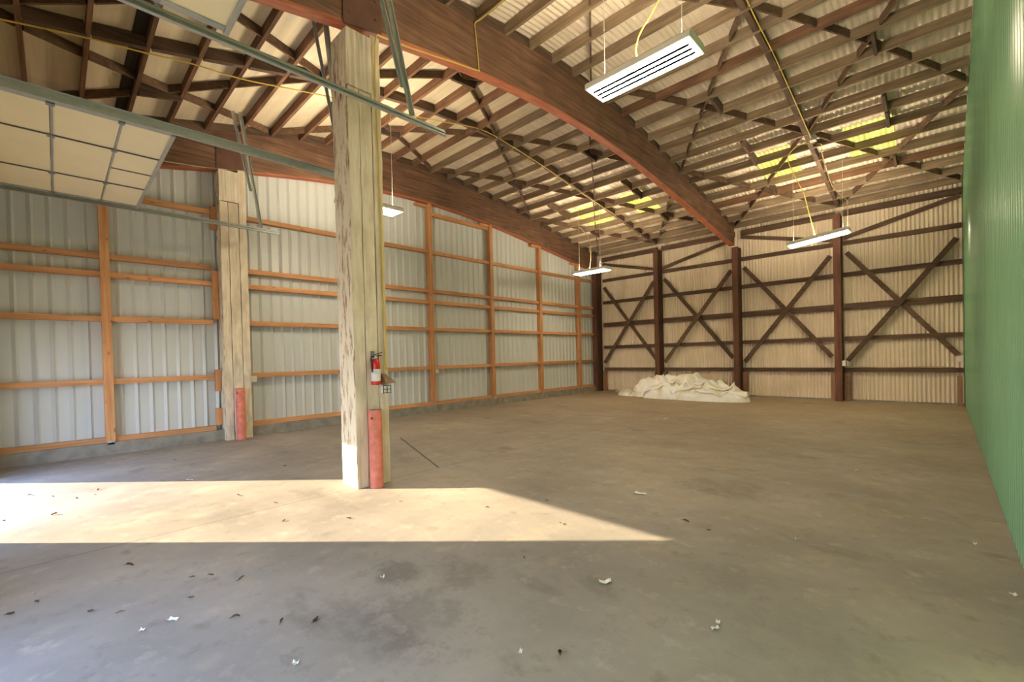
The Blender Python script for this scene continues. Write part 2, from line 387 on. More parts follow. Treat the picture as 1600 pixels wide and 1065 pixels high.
# ------------------------------------------------------------------ purlins, blocking, braces
PY = [7.4 + .585*k for k in range(-13, 15)]
PY = [y for y in PY if y < 15.65]
nP = len(PY)
for bay, (x0, x1) in (('left bay', (-10.30,-4.955)), ('right bay', (-4.945,.34))):
    for i, y in enumerate(PY):
        z = T(y); row = nP-1-i
        if bay == 'right bay' and y < 3.5: continue                 # above the picture
        red = (bay == 'left bay' and y < 7.2) or (bay == 'right bay' and (i*7+3) % 9 == 0)
        mb = MB(); mb.bar((x0,y,z+DEEP/2), (x1,y,z+DEEP/2), .048, DEEP)
        o = mb.build('roof_purlin', PURLIN_RED if red else PURLIN, loc=((x0+x1)/2, y, z))
        look = 'dark red-brown' if red else 'weathered grey-brown'
        tag(o, f'{look} roof purlin in the {bay}, {ORD[row]} row from the back wall', 'purlin', f'roof purlins of the {bay}')
def blocking(x, w, label, dz=0, hh=DEEP, only=None):
    e = empty('purlin_blocking', (x, 7, T(7)), label, 'blocking', 'rows of blocking between the purlins')
    first = None
    for i in range(nP-1):
        ym = (PY[i]+PY[i+1])/2
        if only and not any(abs(ym-q) < .3 for q in only): continue
        L = PY[i+1]-PY[i]-.054; mb = MB(); sl = (T(PY[i+1])-T(PY[i]))/.585
        mb.bar((x, ym-L/2, T(ym)-sl*L/2+hh/2+dz), (x, ym+L/2, T(ym)+sl*L/2+hh/2+dz), w, hh)
        mb.build('block', BLOCK, e)
blocking(-10.22, .12, 'row of dark blocks between purlins on the beam by the white sheet wall')
blocking(-7.58, .085, 'row of dark blocks midway across the left bay ending at the second back post')
blocking(-4.95, .12, 'row of dark blocks between purlins on the big red-edged beam')
blocking(-2.12, .085, 'row of dark blocks midway across the right bay, ending above the far right lamp')
QY = [1.3, 5.35, 9.35, 11.5, 13.6]
for x, t in ((-8.9,'left bay quarter nearer the white wall'), (-6.3,'left bay quarter nearer the red-edged beam'), (-3.25,'right bay quarter nearer the red-edged beam'), (-.78,'right bay quarter nearer the green wall')):
    blocking(x, .05, 'single dark blocks where braces meet, ' + t, -.05, .2, QY)
def roof_brace(xa, xb, ya, yb, label):
    """diagonal board let in over the purlins: pieces hang between them from one thin strip on top"""
    mb = MB(); X = lambda y: xa + (xb-xa)*(y-ya)/(yb-ya)
    cuts = [y for y in PY if ya < y < yb]
    mb.bar((X(ya), ya, T(ya)+DEEP+.0), (X(yb), yb, T(yb)+DEEP+.0), .01, .002)
    ends = [ya]+cuts+[yb]; d = Vector((X(yb)-X(ya), yb-ya, 0)).normalized(); s = Vector((-d.y, d.x, 0))*.014
    for a, b_ in zip(ends[:-1], ends[1:]):
        a2, b2 = a+.034, b_-.034
        if b2-a2 < .08: continue
        vs = []
        for y in (a2, b2):
            for zz in (T(y)+.035, T(y)+DEEP-.004):
                for sg in (-1,1): vs.append(Vector((X(y), y, zz)) + s*sg)
        mb.add(vs, [(0,1,3,2),(4,6,7,5),(0,4,5,1),(2,3,7,6),(0,2,6,4),(1,5,7,3)])
    o = mb.build('roof_brace', BRACE); tag(o, label, 'brace', 'diagonal roof braces')
HB = [(-10.1,-7.64,'left bay, white wall side'), (-7.52,-5.05,'left bay, middle beam side'), (-4.85,-2.18,'right bay, middle beam side'), (-2.06,.32,'right bay, green wall side')]
PANELS = [(11.55,15.55,'against the back wall'), (7.45,11.45,'just behind the crest'), (3.35,7.35,'just before the crest'), (-.5,3.25,'by the doors')]
for xa, xb, t in HB:
    for ya, yb, u in PANELS:
        if 'right bay' in t and (u == 'by the doors' or (u == 'just before the crest' and 'green' in t)): continue      # outside the picture
        roof_brace(xa, xb, ya, yb, f'rightward diagonal roof brace in the {t}, {u}')
        roof_brace(xb, xa, ya, yb, f'leftward diagonal roof brace in the {t}, {u}')

# ------------------------------------------------------------------ white posts
def rough_plank(y0, y1, x0, x1, z0, z1, jag=.006, seed=0, step=.12):
    n = max(2, int((z1-z0)/step)); mb = MB(); vs = []
    for i in range(n+1):
        z = z0 + (z1-z0)*i/n
        j = [jag*noise.noise((seed*3.1+q*7.7, z*4.0, seed)) for q in range(4)]
        vs += [(x0+j[2], y0+j[0], z), (x1, y0+j[0]*1.5, z), (x1, y1+j[1]*1.5, z), (x0+j[2], y1+j[1], z)]
    fs = [(i*4+k, i*4+(k+1)%4, i*4+4+(k+1)%4, i*4+4+k) for i in range(n) for k in range(4)] + [(3,2,1,0), tuple(n*4+k for k in range(4))]
    return mb.add(vs, fs)
def white_post(xr, xl, y0, y1, zp, label, cuts, dz):
    e = empty('timber_post', ((xr+xl)/2, (y0+y1)/2, 0), label, 'post', 'flaking white timber posts')
    ztop = U(y0)+dz-.02
    B(xl+.035, xr-.032, y0+.032, y1-.012, 0, ztop-.015).build('core', DARKZ, e)
    ed = [y0]+cuts+[y1]
    for i in range(len(ed)-1):
        rough_plank(ed[i]+.006, ed[i+1]-.006, xr-.03, xr-(.004 if i == 1 else 0), 0, zp if i < len(ed)-2 else U(ed[i])+dz-.03, .006, i+1).build('board', PEEL, e)
    rough_plank(y0-.004, ed[-2]+.004, xr-.03, xr+.012, zp+.012, U(y0)+dz-.03, .008, 9, .06).build('patch_board', WEATH, e)
    n = 2
    for i in range(n):
        xa = xl + (xr-xl)*i/n; xb = xl + (xr-xl)*(i+1)/n
        mb = MB(); m = 46; vs = []
        for q in range(m+1):
            z = (U(y0)+dz-.03)*q/m; j1 = .014*noise.noise((i*5+1, z*5, xr)); j2 = .008*noise.noise((i*9, z*6, 3))
            a = xa+.004+(abs(j1) if i == 0 else 0); b_ = xb-.003-(abs(j1) if i else 0)
            vs += [(a, y0+.03, z), (b_, y0+.03, z), (b_, y0+j2, z), (a, y0+j2, z)]
        mb.add(vs, [(q*4+k, q*4+(k+1)%4, q*4+4+(k+1)%4, q*4+4+k) for q in range(m) for k in range(4)] + [(3,2,1,0), tuple(m*4+k for k in range(4))])
        mb.build('edge_board', PEEL2, e)
    return e
white_post(-4.89, -5.28, 2.41, 2.84, 4.66, 'tall flaking white timber post in the middle of the floor, with the extinguisher', [2.555,2.715], .02)
white_post(-9.95, -10.27, 2.27, 2.73, 4.62, 'flaking white timber post standing against the white sheet wall', [2.41,2.59], -.05)

# red bollard pipes
def bollard(x, y, h, r, label):
    e = empty('bollard', (x, y, 0), label, 'bollard', 'red bollards at the foot of the white posts')
    mb = MB(); mb.lathe([(r+.004,0),(r,.01),(r,h-.006),(r-.004,h)], (x,y,0), 22); mb.build('pipe', REDF, e, smooth=True)
    mb = MB(); mb.lathe([(r-.012,h+.0005),(r-.012,h+.002)], (x,y,0), 22); mb.build('fill', CURB, e)
    mb = MB()
    for a in (.95,): mb.tube([(x+math.cos(-a)*(r-.005), y+math.sin(-a)*(r-.005), h-.09), (x+math.cos(-a)*(r+.008), y+math.sin(-a)*(r+.008), h-.09)], .014, 8)
    mb.build('bolt', RUST, e)
bollard(-4.80, 2.60, .91, .078, 'red bollard pipe at the foot of the middle white post')
bollard(-9.865, 2.50, 1.0, .078, 'red bollard pipe at the foot of the white post by the wall')

# fire extinguisher on the middle post
ex, ey, ez = -4.815, 2.632, 1.20
e = empty('fire_extinguisher', (ex,ey,ez), 'red fire extinguisher with white label hung on the middle white post', 'fire extinguisher')
mb = MB(); mb.lathe([(.040,0),(.052,.008),(.054,.02),(.054,.25),(.050,.275),(.036,.298),(.020,.308)], (ex,ey,ez), 24); mb.build('cylinder', EXTR, e, smooth=True)
mb = MB(); ang = [-2.4+i*3.6/14 for i in range(15)]
mb.grid(lambda a, z: (ex+.0552*math.cos(a), ey+.0552*math.sin(a), ez+z), ang, [.045,.185]); lb = mb.build('paper_label', LABELW, e, smooth=True)
mb = MB()
for z in (.165,.15,.135): mb.grid(lambda a, q: (ex+.0558*math.cos(a), ey+.0558*math.sin(a), ez+z+q), [-1.5+i*1.6/8 for i in range(9)], [0,.006])
mb.build('print_lines', plain('grey_print', (.45,.45,.42), .6), lb)
mb = MB(); mb.lathe([(.018,.30),(.020,.315),(.020,.335),(.012,.345)], (ex,ey,ez), 14); mb.build('valve', GALV, e, smooth=True)
mb = MB(); mb.bar((ex,ey-.02,ez+.335),(ex+.01,ey+.075,ez+.345),.018,.012); mb.bar((ex,ey-.03,ez+.35),(ex+.01,ey+.085,ez+.383),.018,.008); mb.build('handle', BLACK, e)
mb = MB(); mb.tube([(ex,ey-.015,ez+.33),(ex+.01,ey-.05,ez+.335),(ex+.02,ey-.068,ez+.30),(ex+.03,ey-.062,ez+.24),(ex+.03,ey-.06,ez+.15)], .009, 8); mb.build('hose', BLACK, e, smooth=True)
mb = MB(); mb.lathe([(.0,-.002),(.014,-.002),(.014,.008),(.0,.008)], (ex+.024,ey+.0,ez+.322), 12); mb.build('gauge', WHITE, e)
mb = MB(); mb.box(-4.888,-4.872,ey-.02,ey+.02,ez+.05,ez+.40); mb.box(-4.888,ex,ey-.012,ey+.012,ez+.305,ez+.313); mb.build('wall_bracket', GALV2, e)

# electrical box with brown weather flap under it on the same post
e = empty('outlet_box', (-4.85,2.785,1.08), 'small electrical outlet box with brown flap on the middle white post', 'outlet box')
B(-4.885,-4.835,2.735,2.84,1.09,1.185).build('box', WHITE, e)
mb = MB()
for y in (2.737,2.787,2.835): mb.box(-4.835,-4.831,y-.004,y+.004,1.09,1.185)
for z in (1.094,1.137,1.181): mb.box(-4.835,-4.831,2.735,2.84,z-.004,z+.004)
mb.build('socket_grid', BLACK, e)
mb = MB(); vs = [(-4.88,2.73,1.20),(-4.88,2.84,1.20),(-4.76,2.87,1.215),(-4.77,2.745,1.205),(-4.88,2.735,1.33),(-4.88,2.80,1.32),(-4.80,2.86,1.24),(-4.82,2.75,1.27)]
mb.add(vs, [(0,3,2,1),(4,5,6,7),(0,1,5,4),(1,2,6,5),(2,3,7,6),(3,0,4,7)]); mb.build('weather_flap', BROWN, e)

# ------------------------------------------------------------------ left wall framing (new orange lumber)
STUDS = [.62, 7.30, 9.60, 11.94, 14.25]
names = ['left of the white wall post', 'first beyond the white wall post', 'second beyond the white wall post', 'third beyond the white wall post', 'nearest the back corner']
for y, t in zip(STUDS, names):
    zt_ = U(y)-.05-.012
    e = empty('wall_stud', (-10.2,y,.2), f'orange lumber wall stud, {t}', 'stud', 'orange studs of the white sheet wall')
    B(-10.29,-10.14,y-.062,y+.062,.2,zt_).build('stud', ORZ, e)
    if y > 7: B(-10.29,-10.16,y-.42,y-.064,U(y-.42)-.05-.12,U(y-.42)-.05-.05).build('top_cleat', ORY, e)
    B(-10.12,-10.1,y-.04,y+.05,.17,.235).build('foot_bracket', GALV, e)
ROWS = [(.24,.085,'bottom plate of the white wall'),(1.23,.09,'lowest girt of the white wall'),(2.30,.09,'second girt of the white wall'),(3.05,.09,'third girt of the white wall'),(3.36,.09,'fourth girt of the white wall'),(4.44,.09,'fifth girt of the white wall'),(5.50,.10,'top girt of the white wall')]
SEG = [(YF+.02,.558,'left of the first stud'),(.682,2.16,'between first stud and white post'),(2.75,7.238,'right of the white post'),(7.362,9.538,'second bay from the white post'),
       (9.662,11.878,'third bay from the white post'),(11.998,14.188,'fourth bay from the white post'),(14.312,15.24,'beside the dark corner post')]
for z, h, rn in ROWS:
    for a, b_, sn in SEG:
        if U(a) -.05 < z+.1 or U(b_)-.05 < z+.1:
            if rn.startswith('top') and sn.startswith('third'): b_ = 9.9
            continue
        o = B(-10.30,-10.19,a,b_,z-h/2,z+h/2).build('wall_girt', ORY)
        tag(o, f'orange {rn}, {sn}', 'girt', 'orange girts of the white sheet wall')
for i, (za, zb, t) in enumerate([(.30,.62,'lowest'),(.95,1.38,'second'),(2.36,3.30,'third'),(4.1,4.55,'topmost')]):
    o = B(-10.26,-10.17,2.165,2.262,za,zb).build('lumber_cleat', ORZ); tag(o, f'{t} short orange cleat up the left edge of the white wall post', 'cleat', 'cleats by the white wall post')

# ------------------------------------------------------------------ back wall framing (old dark timber)
POSTS = [(-10.25,-10.05,15.25,15.66,'dark corner post where the white wall meets the back wall', 0),
         (-7.65,-7.48,15.40,15.80,'dark back wall post behind the heap of plastic sheeting', 1),
         (-4.93,-4.76,15.40,15.80,'dark back wall post carrying the big red-edged beam', 2),
         (-2.24,-2.07,15.40,15.80,'dark back wall post below the far right lamp', 3)]
for x0, x1, y0, y1, t, i in POSTS:
    ztop = T(y1)-.2 if i in (1,3) else U(15.5)-.04
    e = empty('wall_post', ((x0+x1)/2,(y0+y1)/2,0), t, 'post', 'dark posts of the back wall')
    tag(B(x0,x1,y0,y0+.06,0,ztop).build('front_board', OLDZ, e), 'reddish brown front board')
    B(x0+.01,x1-.006,y0+.061,y1,0,ztop-.002).build('core', DARKZ, e)
    for s, xa, xb in ((-1,x0-.13,x0-.004),(1,x1+.03,x1+.16)):
        if i == 0 and s < 0: continue
        B(xa,xb,15.62,15.74,.0,.80).build('stub', STUBZ, e)
    if i == 3:
        mb = MB()
        for z in (.52,.68): mb.tube([(x1+.095,15.62,z),(x1+.095,15.605,z)], .018, 8)
        mb.build('bolt', RUST, e)
o = B(.21,.31,15.50,15.62,0,.74).build('post_stub', STUBZ); tag(o, 'short reddish timber stub on the floor in the corner by the green wall', 'post')
BAYS = [(-10.04,-7.66,'leftmost back bay'),(-7.47,-4.94,'plastic heap bay'),(-4.75,-2.25,'bay left of the far lamp post'),(-2.06,.33,'bay by the green wall')]
GZ = [(.88,'lowest'),(1.77,'second'),(2.68,'third'),(3.59,'fourth'),(4.49,'fifth')]
for xa, xb, t in BAYS:
    for z, r in GZ:
        h = .17 if r == 'third' else .12
        o = B(xa,xb,15.745,15.82,z-h/2,z+h/2).build('wall_girt', OLDX)
        tag(o, f'dark timber girt, {r} from the floor in the {t}', 'girt', 'dark girts of the back wall')
    o = B(xa,xb,15.72,15.82,5.26,5.42).build('wall_header', OLDX); tag(o, f'dark timber header at the eave of the {t}', 'header', 'headers of the back wall')
    for p, q, y, u in (((xa+.09,1.14),(xb-.09,4.16),15.64,'rising to the right'), ((xa+.09,4.20),(xb-.09,1.26),15.70,'falling to the right')):
        mb = MB(); mb.bar((p[0],y,p[1]),(q[0],y,q[1]),.045,.12); o = mb.build('cross_brace', OLDX)
        tag(o, f'long dark plank {u} across the {t}', 'brace', 'cross braces of the back wall')
for (x0,z0,x1,z1,t) in ((-9.98,5.15,-7.68,4.60,'leftmost back bay'),(-7.44,4.60,-4.97,5.17,'plastic heap bay'),(-4.73,5.2,-2.27,4.60,'bay left of the far lamp post'),(-2.04,4.62,.30,5.2,'bay by the green wall')):
    mb = MB(); mb.bar((x0,15.69,z0),(x1,15.69,z1),.04,.11); o = mb.build('short_brace', OLDX); tag(o, f'thin upper diagonal plank near the eave in the {t}', 'brace', 'upper braces of the back wall')

# ------------------------------------------------------------------ overhead sectional doors (half rolled up) and their tracks
def sectional_door(xa, xb, label):
    e = empty('overhead_door', ((xa+xb)/2, YF+.06, 2.0), label, 'garage door', 'half-open overhead doors')
    def sec(p, q, extra=False, last=False):
        """one door leaf between path points p and q given as (y, z)"""
        P = lambda x, t, off: Vector((x, p[0]+(q[0]-p[0])*t, p[1]+(q[1]-p[1])*t)) + nrm*off
        d = Vector((0, q[0]-p[0], q[1]-p[1])).normalized(); nrm = Vector((0, d.z, -d.y))          # towards the room
        def slab(x0, x1, t0, t1, o0, o1): 
            vs = [P(x,t,o) for o in (o0,o1) for t in (t0,t1) for x in (x0,x1)]
            return vs, [(0,2,3,1),(4,5,7,6),(0,1,5,4),(2,6,7,3),(0,4,6,2),(1,3,7,5)]
        mb = MB(); mb.add(*slab(xa, xb, .006, .994, -.045, 0)); s = mb.build('door_section', CREAM, e)
        xs = [xa+.26*(xb-xa)*1.18, xa+.72*(xb-xa)]
        if extra: xs.append((xs[0]+xs[1])/2)
        for x in xs[:2]:
            mb = MB(); mb.add(*slab(x-.009, x+.009, 0.02, .98, .001, .013)); mb.build('stile', DGREY, s)
        if extra:
            mb = MB(); mb.add(*slab(xs[2]-.007, xs[2]+.007, .02, .98, .001, .011)); mb.build('stile', DGREY, s)
        for x in (xa+.03, xb-.03):
            mb = MB(); mb.add(*slab(x-.03, x+.03, 0.004, .996, .001, .012)); mb.build('end_stile', GALV, s)
        mb = MB(); mb.add(*slab(xa+.06, xb-.06, .005, .045, .001, .009)); mb.build('joint_strip', GALV, s)
        for x in xs[:2]+[xa+.05, xb-.05]:
            mb = MB(); mb.add(*slab(x-.03, x+.03, -.05, .07, .012, .026)); mb.build('hinge', GALV2, s)
        if last:
            mb = MB(); mb.add(*slab(xa, xb, .93, 1.005, .012, .035)); mb.build('end_strut', GALV, s)
        for x, sg in ((xa,-1),(xb,1)):
            c = P(x, .06, -.02); mb = MB(); mb.tube([c, c+Vector((sg*.09,0,0))], .008, 6); mb.tube([c+Vector((sg*.035,0,0)), c+Vector((sg*.06,0,0))], .022, 10); mb.build('roller', GALV2, s)
    y0 = YF+.055
    path = [(y0,2.01),(y0,2.50),(y0,2.99),(y0,3.48),(y0+.02,3.90),(-.50,4.0),(.02,4.0),(.53,4.0),(.97,4.0)]
    for i in range(len(path)-1):
        if i == 4: continue
        sec(path[i], path[i+1], i == 7, i == 7)
sectional_door(-9.12, -5.97, 'cream overhead door half raised on the left, braced inner side showing')
sectional_door(-3.86, -.68, 'cream overhead door half raised at the top edge, near the camera')
def door_track(x, sgn, label, hangers):
    e = empty('door_track', (x, 3.1, 4.0), label, 'door track', 'steel overhead door tracks')
    yv = YF+.02
    path = [(yv+.035, .05)] + [(yv+.035, 3.80)] + [(yv+.035+.17*(1-math.cos(a)), 3.815+.17*math.sin(a)) for a in [i*math.pi/2/7 for i in range(1,8)]] + [(3.1, 3.985)]
    mb = MB(); n = len(path)
    nr = []
    for i in range(n):
        a = path[max(i-1,0)]; b_ = path[min(i+1,n-1)]; d = Vector((b_[0]-a[0], b_[1]-a[1])).normalized(); nr.append(Vector((-d.y, d.x)))
    def strip(x0, x1, o0, o1):
        vs = []
        for (y,z), q in zip(path, nr):
            vs += [(x0,y+q.x*o0,z+q.y*o0),(x1,y+q.x*o0,z+q.y*o0),(x1,y+q.x*o1,z+q.y*o1),(x0,y+q.x*o1,z+q.y*o1)]
        mb.add(vs, [(i*4+k, i*4+(k+1)%4, i*4+4+(k+1)%4, i*4+4+k) for i in range(n-1) for k in range(4)] + [(3,2,1,0), tuple((n-1)*4+k for k in range(4))])
    strip(x-.003, x+.003, -.019, .019); strip(min(x,x-sgn*.035), max(x,x-sgn*.035), -.022, -.018); strip(min(x,x-sgn*.022), max(x,x-sgn*.022), .018, .022)
    mb.build('rail', GALV, e)
    mb = MB(); mb.box(x+(.004 if sgn > 0 else -.008), x+(.008 if sgn > 0 else -.004), -.45, 3.1, 4.0, 4.04); mb.box(min(x,x+sgn*.05), max(x,x+sgn*.05), -.45, 3.1, 4.036, 4.04); mb.build('stiffening_angle', GALV, e)
    for (ya, za, yb, zb, w) in hangers:
        mb = MB(); mb.bar((x+sgn*.012, ya, za), (x+sgn*.012, yb, zb), .006, w, (0,1,0)); mb.bar((x+sgn*.012+.016, ya+w/2, za), (x+sgn*.012+.016, yb+w/2, zb), .032, .006, (0,1,0)); mb.build('hanger', GALV, e)
door_track(-3.98, -1, 'steel door track crossing in front of the middle white post', [(2.67,4.05,2.22,T(2.22)+.05,.045),(2.56,4.30,2.08,T(2.08)+.05,.03)])
door_track(-5.88, 1, 'steel door track ending behind the middle white post', [(2.80,4.05,2.60,T(2.6)+.05,.06),(2.78,4.1,2.42,T(2.42)+.05,.03)])
door_track(-9.26, -1, 'steel door track hung low along the white sheet wall', [(2.78,4.05,2.48,T(2.48)+.05,.05),(2.62,4.7,2.36,T(2.36)+.05,.04)])

# ------------------------------------------------------------------ fluorescent lights
def lamp(cx, cy, z, L, Wd, rz, tilt, label, wires, wob):
    e = empty('fluorescent_light', (cx,cy,z), label, 'ceiling light', 'hanging fluorescent lights')
    R = Matrix.Rotation(rz,4,'Z') @ Matrix.Rotation(tilt,4,'Y'); C = Vector((cx,cy,z))
    def put(mb, name, mat, smooth=False, parent=e):
        mb.v = [tuple(R @ Vector(v) + C) for v in mb.v]; return mb.build(name, mat, parent, smooth=smooth)
    mb = MB(); l, w = L/2, Wd/2
    mb.add([(-l,-w,.0),(l,-w,.0),(l,w,.0),(-l,w,.0),(-l,-w,.055),(l,-w,.055),(l,w,.055),(-l,w,.055),(-l,-w*.8,.095),(l,-w*.8,.095),(l,w*.8,.095),(-l,w*.8,.095)],
           [(0,1,5,4),(1,2,6,5),(2,3,7,6),(3,0,4,7),(4,5,9,8),(5,6,10,9),(6,7,11,10),(7,4,8,11)])
    mb.add([(-l+.012,-w+.012,.0),(l-.012,-w+.012,.0),(l-.012,w-.012,.0),(-l+.012,w-.012,.0),(-l+.012,-w+.012,.05),(l-.012,-w+.012,.05),(l-.012,w-.012,.05),(-l+.012,w-.012,.05)],
           [(0,4,5,1),(1,5,6,2),(2,6,7,3),(3,7,4,0),(4,7,6,5)])
    mb.add([(-l,-w,0),(l,-w,0),(l,w,0),(-l,w,0),(-l+.012,-w+.012,0),(l-.012,-w+.012,0),(l-.012,w-.012,0),(-l+.012,w-.012,0)], [(0,4,5,1),(1,5,6,2),(2,6,7,3),(3,7,4,0)])
    put(mb, 'housing', WHITE)
    for s in (-1,1): put(MB().box(*sorted((s*(l-.05), s*(l-.013))), -w+.014, w-.014, .006, .048), 'end_plate', WHITE)
    nt_ = 4
    for i in range(nt_):
        y = (-w+.03) + (Wd-.06)*(i+.5)/nt_
        mb = MB(); mb.tube([(-l+.052,y,-.003),(l-.052,y,-.003)], .0165, 12); put(mb, 'lamp_tube', TUBE, True)
    for y in (-.045,.045):
        mb = MB(); mb.tube([(-l+.08,y,.099),(l-.08,y,.099)], .0165, 10); put(mb, 'added_uplight_tube', ADDED_UPTUBE, True)  # added tubes hidden by the housing sides, there only to light the roof
    for i in range(nt_-1):
        y = (-w+.03) + (Wd-.06)*(i+1)/nt_; put(MB().box(-l+.055, l-.055, y-.006, y+.006, -.021, .046), 'divider', SOOT)
    for t in wires:
        p = R @ Vector((t*l,0,.095)) + C
        mb = MB(); mb.tube([p, (p.x+.01, p.y, T(p.y)+.01)], .0035, 5); mb.build('hanging_wire', WIRE, e)
lamp(-2.45, 4.74, 4.69, 1.27, .40, 0, 0, 'big fluorescent light hanging nearest, in front of the red-edged beam', (-.75,.75), 0)
lamp(-2.14, 12.75, 4.10, 1.24, .40, 0, -.115, 'tilted fluorescent light hanging before the far back wall at right', (-.8,.8), 0)
lamp(-7.86, 11.72, 4.05, 1.22, .42, 0, 0, 'fluorescent light hanging far back by the corner of the white wall', (-.75,.52), 0)
lamp(-7.85, 4.27, 4.40, 1.22, .42, math.pi/2, 0, 'fluorescent light half hidden behind the middle white post', (-.75,.8), 0)

# ------------------------------------------------------------------ cables
def smooth_path(pts, n=6):
    P = [Vector(p) for p in pts]; out = []
    for i in range(len(P)-1):
        a, b_, c, d = P[max(i-1,0)], P[i], P[i+1], P[min(i+2,len(P)-1)]
        for k in range(n):
            t = k/n; out.append(.5*((2*b_)+(c-a)*t+(2*a-5*b_+4*c-d)*t*t+(3*b_-a-3*c+d)*t**3))
    return out+[P[-1]]
def cable(pts, r, mat, label, name='power_cable', n=6):
    mb = MB(); mb.tube(smooth_path(pts, n), r, 6); o = mb.build(name, mat, smooth=True); tag(o, label, 'cable')
cable([(-7.5,-.45,5.36),(-7.5,.34,5.52),(-7.5,.9,5.60),(-7.5,1.44,5.69),(-7.5,2.1,5.75),(-7.5,3.24,5.98),(-7.5,4.45,6.18),(-7.5,5.8,6.45),(-7.5,6.9,6.66),(-7.5,7.93,6.595),(-7.5,9.14,6.44),(-7.5,10.5,6.21),(-7.5,12.0,6.0),(-7.5,12.6,5.93)], .011, YEL,
      'long yellow cable strung down the middle of the left bay roof')
cable([(-4.868,2.80,1.37),(-4.872,2.80,1.74),(-4.874,2.795,2.4),(-4.872,2.785,3.5),(-4.872,2.765,4.7),(-4.852,2.77,5.33),(-4.845,2.89,5.40),(-4.865,3.25,5.47),(-4.865,3.87,5.59),(-4.865,4.40,5.69),(-4.865,4.44,5.75),(-4.865,4.40,6.2),(-4.862,4.39,6.36),(-4.72,4.43,6.40),(-3.9,4.44,6.42)], .009, YEL,
      'yellow cable up the middle white post and along the red-edged beam', n=5)
cable([(-2.055,6.2,6.60),(-2.04,7.1,6.655),(-2.04,7.7,6.60),(-2.04,8.6,6.53),(-2.04,9.8,6.36),(-2.04,11.1,6.15),(-2.04,11.6,6.07)], .010, YEL, 'yellow cable strung along the middle of the right bay roof')
cable([(-2.0,11.74,6.0),(-2.25,11.72,6.06),(-2.45,11.74,5.98),(-2.55,11.9,5.86),(-2.48,12.15,5.55),(-2.36,12.4,5.2),(-2.30,12.6,4.8),(-2.2,12.75,4.21)], .009, YEL, 'yellow cable drooping to the middle of the tilted far light')
cable([(-1.98,11.78,6.0),(-1.92,12.0,6.03),(-1.96,12.3,5.93),(-2.0,13.1,5.80),(-2.02,13.9,5.65),(-1.95,14.3,5.55),(-1.75,14.1,5.25),(-1.62,13.2,4.9),(-1.57,12.78,4.27)], .008, TAN, 'tan cable hanging to the right end of the tilted far light')
cable([(-2.45,4.74,4.79),(-2.5,4.72,4.95),(-2.46,4.75,5.15),(-2.3,4.85,5.45),(-2.18,5.0,5.9),(-2.13,5.2,6.45)], .009, YEL, 'yellow cable drooping to the nearest big light')
cable([(-8.31,11.72,5.55),(-8.25,11.75,5.50),(-7.98,11.8,5.12),(-7.90,11.75,4.6),(-7.93,11.72,4.165)], .008, TAN, 'tan cable drooping to the light by the far white wall corner')
cable([(-2.05,15.72,.97),(-1.6,15.73,.955),(-1.2,15.73,.945),(-.8,15.73,.95),(-.3,15.73,.96),(.17,15.72,.955)], .009, TAN, 'tan cable lying along the lowest girt beside the green wall')
cable([(-10.12,.3,5.12),(-10.12,1.2,5.17),(-10.12,1.79,5.22),(-10.12,2.19,5.27),(-10.11,2.74,5.36)], .010, TAN, 'tan cable along the dark beam above the white wall post')
o = B(-2.12+.047,-1.96,11.55,11.72,6.02,6.14).build('junction_box', GALV); tag(o, 'grey junction box on the roof blocking where yellow cables meet', 'junction box')
def outlet(x0,x1,y0,y1,z0,z1,face,label):
    e = empty('outlet_box', ((x0+x1)/2,(y0+y1)/2,z0), label, 'outlet box')
    B(x0,x1,y0,y1,z0,z1).build('box', WHITE, e)
    if face == 'x': B(x1,x1+.005,y0+.02,y1-.02,z0+.02,z1-.02).build('socket_face', LABELW, e)
    else: B(x0+.02,x1-.02,y0-.005,y0,z0+.02,z1-.02).build('socket_face', LABELW, e)
outlet(-2.068,-1.99,15.42,15.50,1.0,1.15,'y','white outlet box low on the dark post below the far right lamp')
outlet(.24,.325,15.58,15.655,1.10,1.24,'y','white outlet box low on the back wall beside the green wall')
outlet(-10.19,-10.08,2.745,2.86,1.10,1.22,'x','white outlet box on the girt right of the white wall post')
outlet(-10.19,-10.12,7.37,7.45,1.08,1.18,'x','small pale outlet box beside the first stud beyond the wall post')

# ------------------------------------------------------------------ heap of plastic sheeting
def heap_h(x, y):
    blobs = [(-6.75,14.55,1.25,.62,.70),(-6.0,14.6,.72,.5,.72),(-7.35,14.35,.6,.42,.42),(-6.35,14.0,.75,.38,.46),(-5.45,14.25,.55,.55,.52),(-4.85,14.2,.72,.45,.42),(-5.3,13.85,1.0,.36,.34),(-6.6,13.85,.7,.3,.34),(-4.45,14.0,.38,.30,.26),(-7.95,14.3,.55,.30,.17),(-8.3,14.45,.32,.22,.20)]
    acc = 0
    for bx, by, rx, ry, hh in blobs:
        d = ((x-bx)/rx)**2 + ((y-by)/ry)**2
        if d < 1: acc += (hh*(1-d)**.46)**5
    h = acc**.2
    if h <= 0: return 0
    n1 = noise.noise((x*1.3+3, y*1.6, 1)); n3 = noise.noise((x*4.5, y*5.0+n1*2, 9)); add = 0
    for (ax, ay, bx, by, w_, hh) in CREASES:
        dx, dy = bx-ax, by-ay; L2 = dx*dx+dy*dy; t = ((x-ax)*dx+(y-ay)*dy)/L2
        if t < -.05 or t > 1.05: continue
        d = ((x-ax)*dy-(y-ay)*dx)/math.sqrt(L2) + .05*n1 + .02*n3; fade = min(1, (t+.05)*5, (1.05-t)*5)
        if abs(d) < 4*w_: add += fade*hh*(math.exp(-(d/w_)**2) - .75*math.exp(-((d-1.7*w_)/w_)**2))
    return max(.004, h*(1+.12*n1) + min(1, h*5)*(add + .012*n3))
rc = random.Random(11); CREASES = []
